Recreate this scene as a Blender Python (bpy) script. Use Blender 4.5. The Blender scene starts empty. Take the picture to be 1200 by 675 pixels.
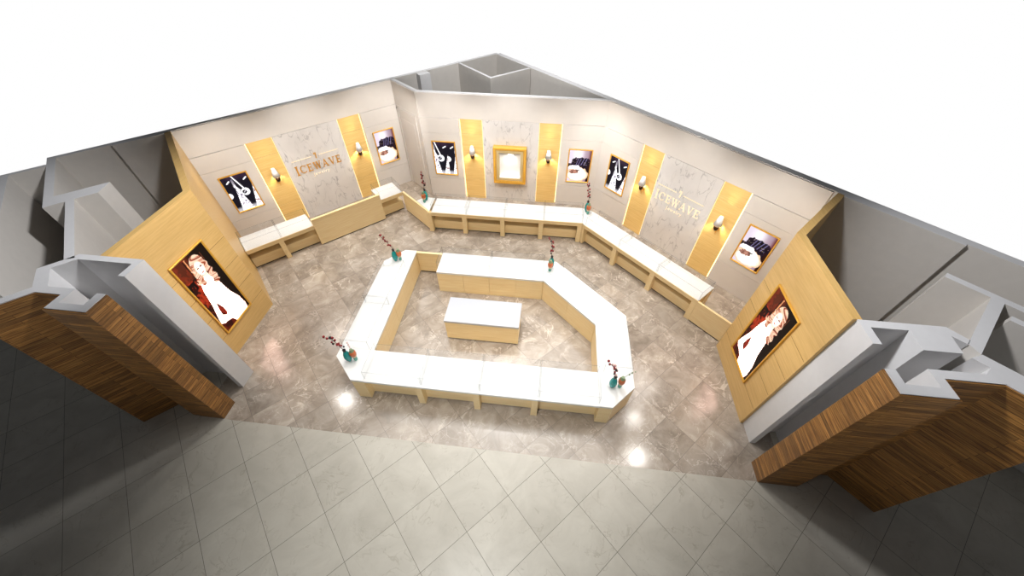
import bpy, bmesh, math, random
from mathutils import Matrix, Vector
R = math.radians
random.seed(7)
sc = bpy.context.scene
col = sc.collection
S2 = math.sqrt(.5)
H = 3.08          # wall height
ZD = .65          # counter deck height
ZG = .88          # top of the glass cases

# ------------------------------------------------------------------ materials
def nodes(name):
    m = bpy.data.materials.new(name); m.use_nodes = True
    nt = m.node_tree; nt.nodes.clear()
    out = nt.nodes.new('ShaderNodeOutputMaterial')
    return m, nt, out
def N(nt, t, **kw):
    n = nt.nodes.new(t)
    for k, v in kw.items():
        if k.startswith('i_'): n.inputs[k[2:].replace('_', ' ')].default_value = v
        else: setattr(n, k, v)
    return n
def c4(c): return (c[0], c[1], c[2], 1)
def srgb(r, g, b):
    f = lambda v: (v/255/12.92) if v/255 <= .04045 else ((v/255+.055)/1.055)**2.4
    return (f(r), f(g), f(b))
def ramp(nt, stops):
    r = N(nt, 'ShaderNodeValToRGB'); e = r.color_ramp.elements
    while len(e) < len(stops): e.new(.5)
    for el, (p, c) in zip(e, stops): el.position = p; el.color = c4(c)
    return r
def principled(nt, out, **kw):
    b = N(nt, 'ShaderNodeBsdfPrincipled')
    for k, v in kw.items(): b.inputs[k].default_value = v
    nt.links.new(b.outputs[0], out.inputs[0]); return b
def plain(name, c, rough=.5, metal=0, spec=.5, noise=.0, scale=30, bump=0, emit=None, es=0):
    m, nt, out = nodes(name)
    b = principled(nt, out, Roughness=rough, Metallic=metal)
    b.inputs['Specular IOR Level'].default_value = spec
    b.inputs['Base Color'].default_value = c4(c)
    if noise or bump:
        tc = N(nt, 'ShaderNodeTexCoord'); nz = N(nt, 'ShaderNodeTexNoise', i_Scale=scale, i_Detail=4.0)
        nt.links.new(tc.outputs['Object'], nz.inputs['Vector'])
        if noise:
            r = ramp(nt, [(.3, tuple(v*(1-noise) for v in c)), (.7, tuple(min(1, v*(1+noise)) for v in c))])
            nt.links.new(nz.outputs[0], r.inputs[0]); nt.links.new(r.outputs[0], b.inputs['Base Color'])
        if bump:
            bp = N(nt, 'ShaderNodeBump', i_Strength=bump, i_Distance=.01)
            nt.links.new(nz.outputs[0], bp.inputs['Height']); nt.links.new(bp.outputs[0], b.inputs['Normal'])
    if emit:
        b.inputs['Emission Color'].default_value = c4(emit); b.inputs['Emission Strength'].default_value = es
    return m
def wood(name, c1, c2, rough=.4, stretch=(1.2, 26, 26), seam=None, axis='Object'):
    """fine grain running along local x"""
    m, nt, out = nodes(name); L = nt.links.new
    b = principled(nt, out, Roughness=rough)
    tc = N(nt, 'ShaderNodeTexCoord'); mp = N(nt, 'ShaderNodeMapping')
    mp.inputs['Scale'].default_value = stretch
    L(tc.outputs[axis], mp.inputs[0])
    n1 = N(nt, 'ShaderNodeTexNoise', i_Scale=1.6, i_Detail=5.0, i_Roughness=.65, i_Distortion=.25)
    L(mp.outputs[0], n1.inputs['Vector'])
    r = ramp(nt, [(.3, c1), (.72, c2)]); L(n1.outputs[0], r.inputs[0])
    L(r.outputs[0], b.inputs['Base Color'])
    return m
def planks(name):
    """dark walnut strips, staggered; coordinates come from the UV map in metres (u along the strip)"""
    m, nt, out = nodes(name); L = nt.links.new
    b = principled(nt, out, Roughness=.45)
    tc = N(nt, 'ShaderNodeTexCoord')
    br = N(nt, 'ShaderNodeTexBrick', offset=.37, offset_frequency=2)
    br.inputs['Scale'].default_value = 1.0
    br.inputs['Brick Width'].default_value = .75; br.inputs['Row Height'].default_value = .06
    br.inputs['Mortar Size'].default_value = .0025; br.inputs['Mortar Smooth'].default_value = .4
    br.inputs['Color1'].default_value = (0, 0, 0, 1); br.inputs['Color2'].default_value = (1, 1, 1, 1)
    br.inputs['Mortar'].default_value = (.3, .3, .3, 1)
    L(tc.outputs['UV'], br.inputs['Vector'])
    mp = N(nt, 'ShaderNodeMapping'); mp.inputs['Scale'].default_value = (1.6, 34, 1)
    L(tc.outputs['UV'], mp.inputs[0])
    nz = N(nt, 'ShaderNodeTexNoise', i_Scale=1.5, i_Detail=6.0, i_Roughness=.7, i_Distortion=.4); L(mp.outputs[0], nz.inputs['Vector'])
    grain = ramp(nt, [(.28, srgb(74, 44, 18)), (.47, srgb(160, 112, 54)), (.72, srgb(216, 164, 90))]); L(nz.outputs[0], grain.inputs[0])
    tone = ramp(nt, [(0, (.55, .52, .5)), (1, (1.15, 1.1, 1.05))]); L(br.outputs['Color'], tone.inputs[0])
    mx = N(nt, 'ShaderNodeMixRGB', blend_type='MULTIPLY'); mx.inputs[0].default_value = 1
    L(grain.outputs[0], mx.inputs[1]); L(tone.outputs[0], mx.inputs[2])
    m2 = N(nt, 'ShaderNodeMixRGB'); L(br.outputs['Fac'], m2.inputs[0]); L(mx.outputs[0], m2.inputs[1])
    m2.inputs[2].default_value = c4(srgb(38, 22, 10)); L(m2.outputs[0], b.inputs['Base Color'])
    return m
def tiles(name, size, off, base, joint, rough, rough_j, veins, per_tile=.18, spec=.5):
    """square floor tiles laid at 45 degrees with veins that change from tile to tile"""
    m, nt, out = nodes(name); L = nt.links.new
    b = principled(nt, out, Roughness=rough); b.inputs['Specular IOR Level'].default_value = spec
    tc = N(nt, 'ShaderNodeTexCoord')
    mp = N(nt, 'ShaderNodeMapping'); mp.inputs['Rotation'].default_value = (0, 0, R(-45))
    L(tc.outputs['Object'], mp.inputs[0])
    ad = N(nt, 'ShaderNodeVectorMath', operation='ADD'); ad.inputs[1].default_value = (-off[0]+size*40, -off[1]+size*40, 0); L(mp.outputs[0], ad.inputs[0])
    dv = N(nt, 'ShaderNodeVectorMath', operation='DIVIDE'); dv.inputs[1].default_value = (size, size, 1); L(ad.outputs[0], dv.inputs[0])
    fl = N(nt, 'ShaderNodeVectorMath', operation='FLOOR'); L(dv.outputs[0], fl.inputs[0])
    fr = N(nt, 'ShaderNodeVectorMath', operation='FRACTION'); L(dv.outputs[0], fr.inputs[0])
    wn = N(nt, 'ShaderNodeTexWhiteNoise', noise_dimensions='3D'); L(fl.outputs[0], wn.inputs['Vector'])
    # joints
    sx = N(nt, 'ShaderNodeSeparateXYZ'); L(fr.outputs[0], sx.inputs[0])
    ds = []
    for k in (0, 1):
        a = N(nt, 'ShaderNodeMath', operation='SUBTRACT'); a.inputs[1].default_value = .5; L(sx.outputs[k], a.inputs[0])
        q = N(nt, 'ShaderNodeMath', operation='ABSOLUTE'); L(a.outputs[0], q.inputs[0]); ds.append(q)
    mxm = N(nt, 'ShaderNodeMath', operation='MAXIMUM'); L(ds[0].outputs[0], mxm.inputs[0]); L(ds[1].outputs[0], mxm.inputs[1])
    jt = N(nt, 'ShaderNodeMapRange'); jt.inputs[1].default_value = .5-.006/size*.8/1; jt.inputs[2].default_value = .5-.0015/size; L(mxm.outputs[0], jt.inputs[0])
    # per-tile shifted coordinates
    sc_ = N(nt, 'ShaderNodeVectorMath', operation='SCALE'); sc_.inputs['Scale'].default_value = 37.0; L(wn.outputs['Color'], sc_.inputs[0])
    a2 = N(nt, 'ShaderNodeVectorMath', operation='ADD'); L(mp.outputs[0], a2.inputs[0]); L(sc_.outputs[0], a2.inputs[1])
    n1 = N(nt, 'ShaderNodeTexNoise', i_Scale=veins['cloud'], i_Detail=7.0, i_Roughness=.62, i_Distortion=.8); L(a2.outputs[0], n1.inputs['Vector'])
    r1 = ramp(nt, base); L(n1.outputs[0], r1.inputs[0])
    colr = r1
    for sc1, dist, w, vc, amt in veins['lines']:
        n2 = N(nt, 'ShaderNodeTexNoise', i_Scale=sc1, i_Detail=4.0, i_Roughness=.55, i_Distortion=dist); L(a2.outputs[0], n2.inputs['Vector'])
        s = N(nt, 'ShaderNodeMath', operation='SUBTRACT'); s.inputs[1].default_value = .5; L(n2.outputs[0], s.inputs[0])
        ab = N(nt, 'ShaderNodeMath', operation='ABSOLUTE'); L(s.outputs[0], ab.inputs[0])
        mr = N(nt, 'ShaderNodeMapRange'); mr.inputs[1].default_value = 0; mr.inputs[2].default_value = w; mr.inputs[3].default_value = amt; mr.inputs[4].default_value = 0; L(ab.outputs[0], mr.inputs[0])
        n3 = N(nt, 'ShaderNodeTexNoise', i_Scale=sc1*.9, i_Detail=2.0); L(mp.outputs[0], n3.inputs['Vector'])
        mr3 = N(nt, 'ShaderNodeMapRange'); mr3.inputs[1].default_value = .42; mr3.inputs[2].default_value = .62; L(n3.outputs[0], mr3.inputs[0])
        mu = N(nt, 'ShaderNodeMath', operation='MULTIPLY'); L(mr.outputs[0], mu.inputs[0]); L(mr3.outputs[0], mu.inputs[1])
        mx = N(nt, 'ShaderNodeMixRGB'); mx.inputs[2].default_value = c4(vc); L(mu.outputs[0], mx.inputs[0]); L(colr.outputs[0], mx.inputs[1]); colr = mx
    hv = N(nt, 'ShaderNodeHueSaturation'); L(colr.outputs[0], hv.inputs['Color'])
    mr = N(nt, 'ShaderNodeMapRange'); mr.inputs[3].default_value = 1-per_tile; mr.inputs[4].default_value = 1+per_tile; L(wn.outputs['Value'], mr.inputs[0]); L(mr.outputs[0], hv.inputs['Value'])
    mj = N(nt, 'ShaderNodeMixRGB'); mj.inputs[2].default_value = c4(joint); L(jt.outputs[0], mj.inputs[0]); L(hv.outputs[0], mj.inputs[1])
    L(mj.outputs[0], b.inputs['Base Color'])
    rr = N(nt, 'ShaderNodeMapRange'); rr.inputs[3].default_value = rough; rr.inputs[4].default_value = rough_j; L(jt.outputs[0], rr.inputs[0]); L(rr.outputs[0], b.inputs['Roughness'])
    return m
def marble(name):
    m, nt, out = nodes(name); L = nt.links.new
    b = principled(nt, out, Roughness=.3)
    tc = N(nt, 'ShaderNodeTexCoord')
    n1 = N(nt, 'ShaderNodeTexNoise', i_Scale=1.8, i_Detail=6.0, i_Roughness=.6, i_Distortion=.7); L(tc.outputs['Object'], n1.inputs['Vector'])
    r1 = ramp(nt, [(.25, srgb(200, 196, 193)), (.75, srgb(214, 210, 207))]); L(n1.outputs[0], r1.inputs[0])
    mp = N(nt, 'ShaderNodeMapping'); mp.inputs['Rotation'].default_value = (0, R(-38), 0); mp.inputs['Scale'].default_value = (2.6, 1, .8); L(tc.outputs['Object'], mp.inputs[0])
    n2 = N(nt, 'ShaderNodeTexNoise', i_Scale=2.0, i_Detail=3.0, i_Roughness=.5, i_Distortion=.5); L(mp.outputs[0], n2.inputs['Vector'])
    s = N(nt, 'ShaderNodeMath', operation='SUBTRACT'); s.inputs[1].default_value = .5; L(n2.outputs[0], s.inputs[0])
    ab = N(nt, 'ShaderNodeMath', operation='ABSOLUTE'); L(s.outputs[0], ab.inputs[0])
    mr = N(nt, 'ShaderNodeMapRange'); mr.inputs[2].default_value = .02; mr.inputs[3].default_value = .9; mr.inputs[4].default_value = 0; L(ab.outputs[0], mr.inputs[0])
    n3 = N(nt, 'ShaderNodeTexNoise', i_Scale=2.6); L(tc.outputs['Object'], n3.inputs['Vector'])
    mr3 = N(nt, 'ShaderNodeMapRange'); mr3.inputs[1].default_value = .4; mr3.inputs[2].default_value = .6; L(n3.outputs[0], mr3.inputs[0])
    mu = N(nt, 'ShaderNodeMath', operation='MULTIPLY'); L(mr.outputs[0], mu.inputs[0]); L(mr3.outputs[0], mu.inputs[1])
    mx = N(nt, 'ShaderNodeMixRGB'); mx.inputs[2].default_value = c4(srgb(152, 148, 148)); L(mu.outputs[0], mx.inputs[0]); L(r1.outputs[0], mx.inputs[1])
    L(mx.outputs[0], b.inputs['Base Color'])
    return m
def glass(name, tint, fac):
    m, nt, out = nodes(name); L = nt.links.new
    t = N(nt, 'ShaderNodeBsdfTransparent'); t.inputs[0].default_value = c4(tint)
    g = N(nt, 'ShaderNodeBsdfGlossy'); g.inputs['Roughness'].default_value = .03
    fr = N(nt, 'ShaderNodeFresnel'); fr.inputs[0].default_value = 1.45
    mu = N(nt, 'ShaderNodeMath', operation='MULTIPLY'); mu.inputs[1].default_value = fac; L(fr.outputs[0], mu.inputs[0])
    ge = N(nt, 'ShaderNodeNewGeometry'); sb = N(nt, 'ShaderNodeMath', operation='SUBTRACT'); sb.inputs[0].default_value = 1; L(ge.outputs['Backfacing'], sb.inputs[1])
    m2 = N(nt, 'ShaderNodeMath', operation='MULTIPLY'); L(mu.outputs[0], m2.inputs[0]); L(sb.outputs[0], m2.inputs[1]); mu = m2
    mx = N(nt, 'ShaderNodeMixShader'); L(mu.outputs[0], mx.inputs[0]); L(t.outputs[0], mx.inputs[1]); L(g.outputs[0], mx.inputs[2])
    L(mx.outputs[0], out.inputs[0]); return m
def emis(name, c, s):
    m, nt, out = nodes(name)
    e = N(nt, 'ShaderNodeEmission'); e.inputs[0].default_value = c4(c); e.inputs[1].default_value = s
    nt.links.new(e.outputs[0], out.inputs[0]); return m
def printmat(name, s, base=.25):
    m, nt, out = nodes(name); L = nt.links.new
    b = principled(nt, out, Roughness=.5); b.inputs['Specular IOR Level'].default_value = .15
    a = N(nt, 'ShaderNodeVertexColor'); a.layer_name = 'print'
    L(a.outputs[0], b.inputs['Emission Color']); b.inputs['Emission Strength'].default_value = s
    mx = N(nt, 'ShaderNodeMixRGB', blend_type='MULTIPLY'); mx.inputs[0].default_value = 1; mx.inputs[2].default_value = (base,)*3+(1,)
    L(a.outputs[0], mx.inputs[1]); L(mx.outputs[0], b.inputs['Base Color'])
    return m

M = dict(
    wall=plain('wall_paint', srgb(214, 213, 213), .7, noise=.02, scale=8),
    taupe=plain('service_paint', srgb(204, 199, 192), .7, noise=.02, scale=8),
    greige=plain('greige_panel', srgb(208, 202, 196), .5, noise=.015, scale=5),
    maple=wood('maple', srgb(236, 206, 148), srgb(250, 229, 182)),
    joint=plain('oak_joint', srgb(150, 112, 58), .6, noise=.05),
    maple_dark=plain('maple_shadow_gap', srgb(70, 46, 20), .6, noise=.1),
    oak=wood('oak_wall_panel', srgb(218, 178, 102), srgb(236, 202, 134), stretch=(1.2, 26, 26)),
    oak_end=wood('oak_portrait_wall', srgb(206, 166, 98), srgb(226, 188, 122), stretch=(26, 1.2, 26)),
    walnut=planks('walnut_strips'),
    white=plain('white_deck', (.77, .77, .76), .65, spec=.2, noise=.01),
    top=plain('satin_grey_top', srgb(188, 191, 198), .2, spec=.6, noise=.01),
    toe=plain('toe_kick', srgb(48, 34, 20), .6, noise=.1),
    marble=marble('grey_veined_marble'),
    gold=plain('brushed_gold', srgb(232, 176, 60), .38, metal=.35, noise=.06, scale=14),
    gold_dark=plain('antique_gold_rim', srgb(214, 164, 70), .4, metal=.3, noise=.08),
    champagne=plain('champagne_liner', srgb(206, 186, 140), .35, metal=.35, noise=.03),
    bronze=plain('dark_bronze', srgb(52, 28, 14), .3, metal=.6, noise=.1),
    shade=plain('frosted_shade', (.74, .74, .75), .4, noise=.01, emit=(1, .95, .9), es=.04),
    led=emis('warm_led', (1, .74, .38), 3.0),
    led2=emis('warm_led_soft', (1, .74, .38), 1.6),
    sign_lit=emis('lit_cream_letter', (1, .82, .58), 1.15),
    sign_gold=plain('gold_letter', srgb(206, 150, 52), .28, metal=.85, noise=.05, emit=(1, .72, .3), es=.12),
    glass=glass('clear_glass', (.985, .988, .99), .5),
    edge=glass('glass_edge', (.90, .905, .91), .4),
    teal=plain('teal_glaze', srgb(16, 140, 136), .18, noise=.12, scale=18),
    lip=plain('black_rim', srgb(18, 22, 26), .3, noise=.1),
    terra=plain('terracotta_glaze', srgb(196, 104, 56), .35, noise=.12, scale=25),
    sand=plain('sand_glaze', srgb(214, 196, 160), .3, noise=.06),
    aqua=plain('aqua_glass', srgb(96, 168, 150), .15, noise=.06),
    twig=plain('twig_bark', srgb(66, 40, 30), .7, noise=.2),
    berry=plain('red_berry', srgb(132, 26, 30), .35, noise=.2),
    petal=plain('pale_bud', srgb(226, 190, 184), .5, noise=.1),
    leaf=plain('sage_twig', srgb(128, 146, 112), .6, noise=.1),
    niche=plain('niche_white', (.9, .9, .9), .5, noise=.01),
    art=printmat('backlit_print', .95), portrait=printmat('backlit_portrait', 1.0),
)
M['mall'] = tiles('mall_tile', .8, (.19, .5), [(.25, srgb(172, 167, 156)), (.75, srgb(194, 190, 179))], srgb(104, 100, 90), .38, .8,
    dict(cloud=1.6, lines=[(2.2, 1.2, .014, srgb(138, 128, 112), .45)]), .03)
M['stone'] = tiles('brown_marble_tile', .6, (.5, .5), [(.2, srgb(122, 110, 98)), (.45, srgb(154, 142, 129)), (.62, srgb(173, 162, 149)), (.85, srgb(200, 190, 178))],
    srgb(92, 78, 68), .19, .4, dict(cloud=2.6, lines=[(1.7, 1.5, .02, srgb(222, 210, 196), .65), (3.4, 1.8, .012, srgb(226, 214, 202), .5)]), .14, 1.0)
M['service'] = plain('service_floor', srgb(120, 118, 114), .7, noise=.06, scale=3)

# ------------------------------------------------------------------ mesh helpers
class MB:
    def __init__(s): s.bm = bmesh.new(); s.mats = []
    def _mi(s, m):
        if m not in s.mats: s.mats.append(m)
        return s.mats.index(m)
    def box(s, x0, x1, y0, y1, z0, z1, m, bev=0):
        r = bmesh.ops.create_cube(s.bm, size=1)
        vs = r['verts']
        for v in vs: v.co = Vector(((x0+x1)/2+v.co.x*(x1-x0), (y0+y1)/2+v.co.y*(y1-y0), (z0+z1)/2+v.co.z*(z1-z0)))
        fs = set(f for v in vs for f in v.link_faces)
        i = s._mi(m)
        for f in fs: f.material_index = i
        if bev:
            es = set(e for v in vs for e in v.link_edges)
            rr = bmesh.ops.bevel(s.bm, geom=list(es), offset=bev, segments=2, affect='EDGES', profile=.6)
            for f in rr['faces']: f.material_index = i
        return s
    def prism(s, poly, z0, z1, m, mtop=None):
        a = sum(poly[i][0]*poly[(i+1) % len(poly)][1]-poly[(i+1) % len(poly)][0]*poly[i][1] for i in range(len(poly)))
        if a < 0: poly = poly[::-1]
        b = [s.bm.verts.new((x, y, z0)) for x, y in poly]; t = [s.bm.verts.new((x, y, z1)) for x, y in poly]
        i = s._mi(m); j = s._mi(mtop or m); n = len(poly)
        f = s.bm.faces.new(b[::-1]); f.material_index = i
        f = s.bm.faces.new(t); f.material_index = j
        for k in range(n):
            f = s.bm.faces.new((b[k], b[(k+1) % n], t[(k+1) % n], t[k])); f.material_index = i
        return s
    def vprism(s, poly, y0, y1, m, dx=0, dz=0):
        """polygon in x,z extruded along y"""
        a = sum(poly[i][0]*poly[(i+1) % len(poly)][1]-poly[(i+1) % len(poly)][0]*poly[i][1] for i in range(len(poly)))
        if a < 0: poly = poly[::-1]
        f_ = [s.bm.verts.new((x+dx, y0, z+dz)) for x, z in poly]; k_ = [s.bm.verts.new((x+dx, y1, z+dz)) for x, z in poly]
        i = s._mi(m); n = len(poly)
        for vs in (f_, k_[::-1]):
            f = s.bm.faces.new(vs); f.material_index = i
        for k in range(n):
            f = s.bm.faces.new((f_[(k+1) % n], f_[k], k_[k], k_[(k+1) % n])); f.material_index = i
        return s
    def lathe(s, prof, m, seg=20, cx=0, cy=0, mats=None):
        rings = []
        for r, z in prof:
            rings.append([s.bm.verts.new((cx+r*math.cos(2*math.pi*k/seg), cy+r*math.sin(2*math.pi*k/seg), z)) for k in range(seg)])
        for q in range(len(rings)-1):
            mm = s._mi(mats[q] if mats else m)
            for k in range(seg):
                f = s.bm.faces.new((rings[q][k], rings[q][(k+1) % seg], rings[q+1][(k+1) % seg], rings[q+1][k])); f.material_index = mm; f.smooth = True
        f = s.bm.faces.new(rings[0][::-1]); f.material_index = s._mi(mats[0] if mats else m)
        f = s.bm.faces.new(rings[-1]); f.material_index = s._mi(mats[-1] if mats else m)
        return s
    def tube(s, pts, rad, m, seg=8):
        pts = [Vector(p) for p in pts]; rings = []
        rads = rad if isinstance(rad, (list, tuple)) else [rad]*len(pts)
        for i, p in enumerate(pts):
            d = (pts[min(i+1, len(pts)-1)]-pts[max(i-1, 0)]).normalized()
            u = d.orthogonal().normalized() if abs(d.z) < .99 else Vector((1, 0, 0))
            u = (Vector((1, .3, .2)).cross(d)).normalized(); w = d.cross(u)
            rings.append([s.bm.verts.new(p+(u*math.cos(2*math.pi*k/seg)+w*math.sin(2*math.pi*k/seg))*rads[i]) for k in range(seg)])
        i_ = s._mi(m)
        for q in range(len(rings)-1):
            for k in range(seg):
                f = s.bm.faces.new((rings[q][k], rings[q][(k+1) % seg], rings[q+1][(k+1) % seg], rings[q+1][k])); f.material_index = i_; f.smooth = True
        f = s.bm.faces.new(rings[0][::-1]); f.material_index = i_
        f = s.bm.faces.new(rings[-1]); f.material_index = i_
        return s
    def ball(s, c, r, m, sz=1):
        q = bmesh.ops.create_icosphere(s.bm, subdivisions=2, radius=r); i = s._mi(m)
        for v in q['verts']: v.co = Vector(c)+Vector((v.co.x, v.co.y, v.co.z*sz))
        for f in set(f for v in q['verts'] for f in v.link_faces): f.material_index = i; f.smooth = True
        return s
    def build(s, name, parent=None, mat=None):
        bmesh.ops.recalc_face_normals(s.bm, faces=s.bm.faces[:])
        me = bpy.data.meshes.new(name); s.bm.to_mesh(me); s.bm.free()
        for m in s.mats: me.materials.append(m)
        o = bpy.data.objects.new(name, me); col.objects.link(o)
        if parent: o.parent = parent
        return o
def tag(o, label=None, cat=None, group=None, kind=None):
    if label: o['label'] = label
    if cat: o['category'] = cat
    if group: o['group'] = group
    if kind: o['kind'] = kind
    return o
def empty(name, loc, rz=0, label=None, cat=None, group=None):
    o = bpy.data.objects.new(name, None); col.objects.link(o); o.empty_display_size = .2
    o.location = loc if len(loc) == 3 else (loc[0], loc[1], 0); o.rotation_euler = (0, 0, R(rz))
    return tag(o, label, cat, group)
def struct(o): return tag(o, kind='structure')
def copy_tree(o, parent=None):
    c = o.copy(); col.objects.link(c)
    if parent: c.parent = parent
    for ch in list(o.children): copy_tree(ch, c)
    return c

# ------------------------------------------------------------------ camera
F = 437.036; P = R(47.2006); RO = R(.32486); YA = R(6.16223)
cam = bpy.data.cameras.new('camera'); co = bpy.data.objects.new('camera', cam); col.objects.link(co)
cam.sensor_fit = 'HORIZONTAL'; cam.sensor_width = 36; cam.lens = F/1200*36; cam.clip_end = 200
cp, sp = math.cos(P), math.sin(P)
right = Vector((1, 0, 0)); fwd = Vector((0, cp, -sp)); up = Vector((0, sp, cp))
r2 = right*math.cos(RO)+up*math.sin(RO); u2 = -right*math.sin(RO)+up*math.cos(RO)
rz = Matrix.Rotation(YA, 3, 'Z')
m3 = Matrix((rz @ r2, rz @ u2, rz @ -fwd)).transposed()
co.matrix_world = Matrix.Translation((0, 0, 6.7)) @ m3.to_4x4()
sc.camera = co

# ------------------------------------------------------------------ the setting
def floor(name, poly, z, m, th=.06):
    return struct(MB().prism(poly, z-th, z, m).build(name))
floor('floor_mall', [(-13, -7), (9.5, -7), (9.5, 2.29), (-13, 2.29)], 0, M['mall'])
SHOP = [(-6.05, 2.29), (4.35, 2.29), (4.35, 3.2), (3.94, 3.2), (3.94, 3.3), (3.9, 5.0), (5.06, 6.2), (1.42, 9.93), (-3.65, 9.93), (-4.57, 10.8), (-8.25, 7.03), (-6.2, 5.0), (-6.2, 3.2), (-6.05, 3.2)]
floor('floor_shop', SHOP, 0, M['stone'])
floor('floor_service', [(-13.5, 2.29), (9.2, 2.29), (9.2, 2.32), (-1.98, 13.4), (-10.0, 5.45), (-14.5, 5.45), (-14.5, 2.29)], -.004, M['mall'], .05)

def w45(pts):  # (sum, diff) -> x, y  with sum=x+y, diff=y-x
    return [((a-b)/2, (a+b)/2) for a, b in pts]
def wall(name, *polys, m=None):
    mb = MB()
    for p in polys: mb.prism(p, 0, H, m or M['wall'], M['wall'])
    return struct(mb.build(name))
# outer left wall (the shop's left wall is its inner face)
wall('wall_left', w45([(-3.98, 15.25), (11.41, 15.25), (11.41, 15.40), (-3.98, 15.40)]), m=M['taupe'])
wall('wall_right', w45([(11.30, 15.25), (11.53, 15.25), (11.53, -7.2), (11.30, -7.2)]), m=M['taupe'])
wall('wall_back', [(-3.62, 9.93), (1.40, 9.93), (1.30, 10.02), (-3.58, 10.02)])
wall('wall_corner', [(-4.555, 10.72), (-3.62, 9.93), (-3.58, 10.02), (-4.50, 10.80)])
# store-room partitions behind the back wall
wall('wall_store', [(-3.0, 12.28), (-1.83, 11.10), (-.80, 12.05), (-.87, 12.10), (-1.83, 11.22), (-2.95, 12.33)], m=M['taupe'])
struct(MB().prism(w45([(7.28, 15.25), (7.75, 15.25), (7.75, 14.95), (7.28, 14.95)]), 0, H-.01, M['wall']).build('column_store'))
# lining of the shop walls stops short of the outer corner: a shallow step
wall('wall_left_lining', w45([(-2.55, 15.25), (-1.25, 15.25), (-1.25, 15.17), (-2.55, 15.17)]), m=M['taupe'])
wall('wall_right_lining', w45([(11.30, 1.05), (11.30, -1.30), (11.22, -1.30), (11.22, 1.05)]), m=M['taupe'])
# left service walls
wall('wall_service_left',
     w45([(-3.98, 15.25), (-3.79, 15.25), (-3.79, 12.88), (-3.98, 12.43)]),
     w45([(-3.98, 12.43), (-2.95, 12.43), (-2.70, 12.84), (-3.79, 12.88)]),
     w45([(-3.57, 12.43), (-3.40, 12.43), (-3.40, 9.80), (-3.57, 9.86)]), m=M['taupe'])
wall('wall_pier_left',
     [(-6.60, 3.28), (-5.60, 3.28), (-5.60, 2.94), (-5.70, 2.94), (-5.70, 3.18), (-6.53, 3.18), (-6.74, 2.97), (-6.45, 2.66), (-6.05, 2.66), (-6.05, 2.42),
      (-5.70, 2.42), (-5.70, 2.62), (-5.585, 2.62), (-5.585, 2.32), (-6.15, 2.32), (-6.15, 2.55), (-6.53, 2.55), (-6.98, 2.10), (-7.06, 2.19), (-6.64, 2.62), (-6.92, 2.94), (-6.72, 3.14)])
wall('wall_neighbour_left',
     w45([(-3.99, 14.82), (-5.2, 14.82), (-5.2, 14.95), (-3.99, 14.95)]),
     w45([(-4.72, 14.82), (-4.72, 9.9), (-4.98, 9.9), (-4.98, 14.82)]), m=M['taupe'])
# right service walls
wall('wall_service_right',
     w45([(9.90, -1.28), (9.90, -3.6), (9.73, -3.6), (9.73, -1.28)]),
     w45([(9.73, -1.97), (9.73, -2.16), (8.00, -2.16), (8.10, -1.97)]), m=M['taupe'])
wall('wall_pier_right',
     [(3.93, 2.94), (3.93, 3.30), (4.94, 3.30), (5.10, 3.12), (5.03, 3.05), (4.915, 3.16), (4.885, 2.91), (4.46, 2.91), (4.46, 3.19), (4.03, 3.19), (4.03, 2.94)],
     [(3.88, 2.30), (3.88, 2.60), (3.99, 2.60), (3.99, 2.42), (4.35, 2.42), (4.35, 2.65), (4.95, 2.65), (5.05, 2.74), (4.94, 2.86), (5.09, 2.92), (5.72, 2.29), (5.54, 2.06), (5.07, 2.54), (4.455, 2.54), (4.455, 2.30)])
wall('wall_neighbour_right', w45([(9.30, -2.30), (9.45, -2.30), (9.45, -3.4), (9.30, -3.4)]), m=M['taupe'])

# walnut cladding on the mall side, one mesh per pier, UVs in metres
def cladding(name, path, th, out):
    """boards along a polyline of plan points; out = +1/-1 side; grain is horizontal"""
    bm = bmesh.new(); uvl = bm.loops.layers.uv.new('UVMap')
    me = bpy.data.meshes.new(name); me.materials.append(M['walnut'])
    n = len(path); offs = []
    for i in range(n):
        ns = []
        for a, b in ((i-1, i), (i, i+1)):
            if a < 0 or b >= n: continue
            d = Vector((path[b][0]-path[a][0], path[b][1]-path[a][1])).normalized(); ns.append(Vector((d.y, -d.x))*out)
        q = ns[0] if len(ns) == 1 else (ns[0]+ns[1])/(1+ns[0].dot(ns[1]))
        offs.append((path[i][0]+q.x*th, path[i][1]+q.y*th))
    s = 0
    def quad(c, uvs):
        f = bm.faces.new([bm.verts.new(v) for v in c])
        for l, uv in zip(f.loops, uvs): l[uvl].uv = uv
    z1 = H-.012
    for i in range(n-1):
        a, b, a2, b2 = path[i], path[i+1], offs[i], offs[i+1]
        L_ = math.dist(a2, b2)
        quad([(*a2, 0), (*b2, 0), (*b2, z1), (*a2, z1)], [(s, 0), (s+L_, 0), (s+L_, z1), (s, z1)])
        quad([(*a, 0), (*b, 0), (*b, z1), (*a, z1)], [(s, 0), (s+L_, 0), (s+L_, z1), (s, z1)])
        quad([(*a, z1), (*b, z1), (*b2, z1), (*a2, z1)], [(s, 0), (s+L_, 0), (s+L_, th), (s, th)])
        s += L_+.31
    for i in (0, n-1):
        quad([(*path[i], 0), (*offs[i], 0), (*offs[i], z1), (*path[i], z1)], [(0, 0), (th, 0), (th, z1), (0, z1)])
    bmesh.ops.recalc_face_normals(bm, faces=bm.faces[:])
    bm.to_mesh(me); bm.free()
    o = bpy.data.objects.new(name, me); col.objects.link(o); return struct(o)
cladding('trim_1', [(-7.06, 2.19), (-6.98, 2.10), (-6.53, 2.55), (-6.15, 2.55), (-6.15, 2.32), (-5.585, 2.32), (-5.585, 2.62)], .02, 1)
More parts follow.
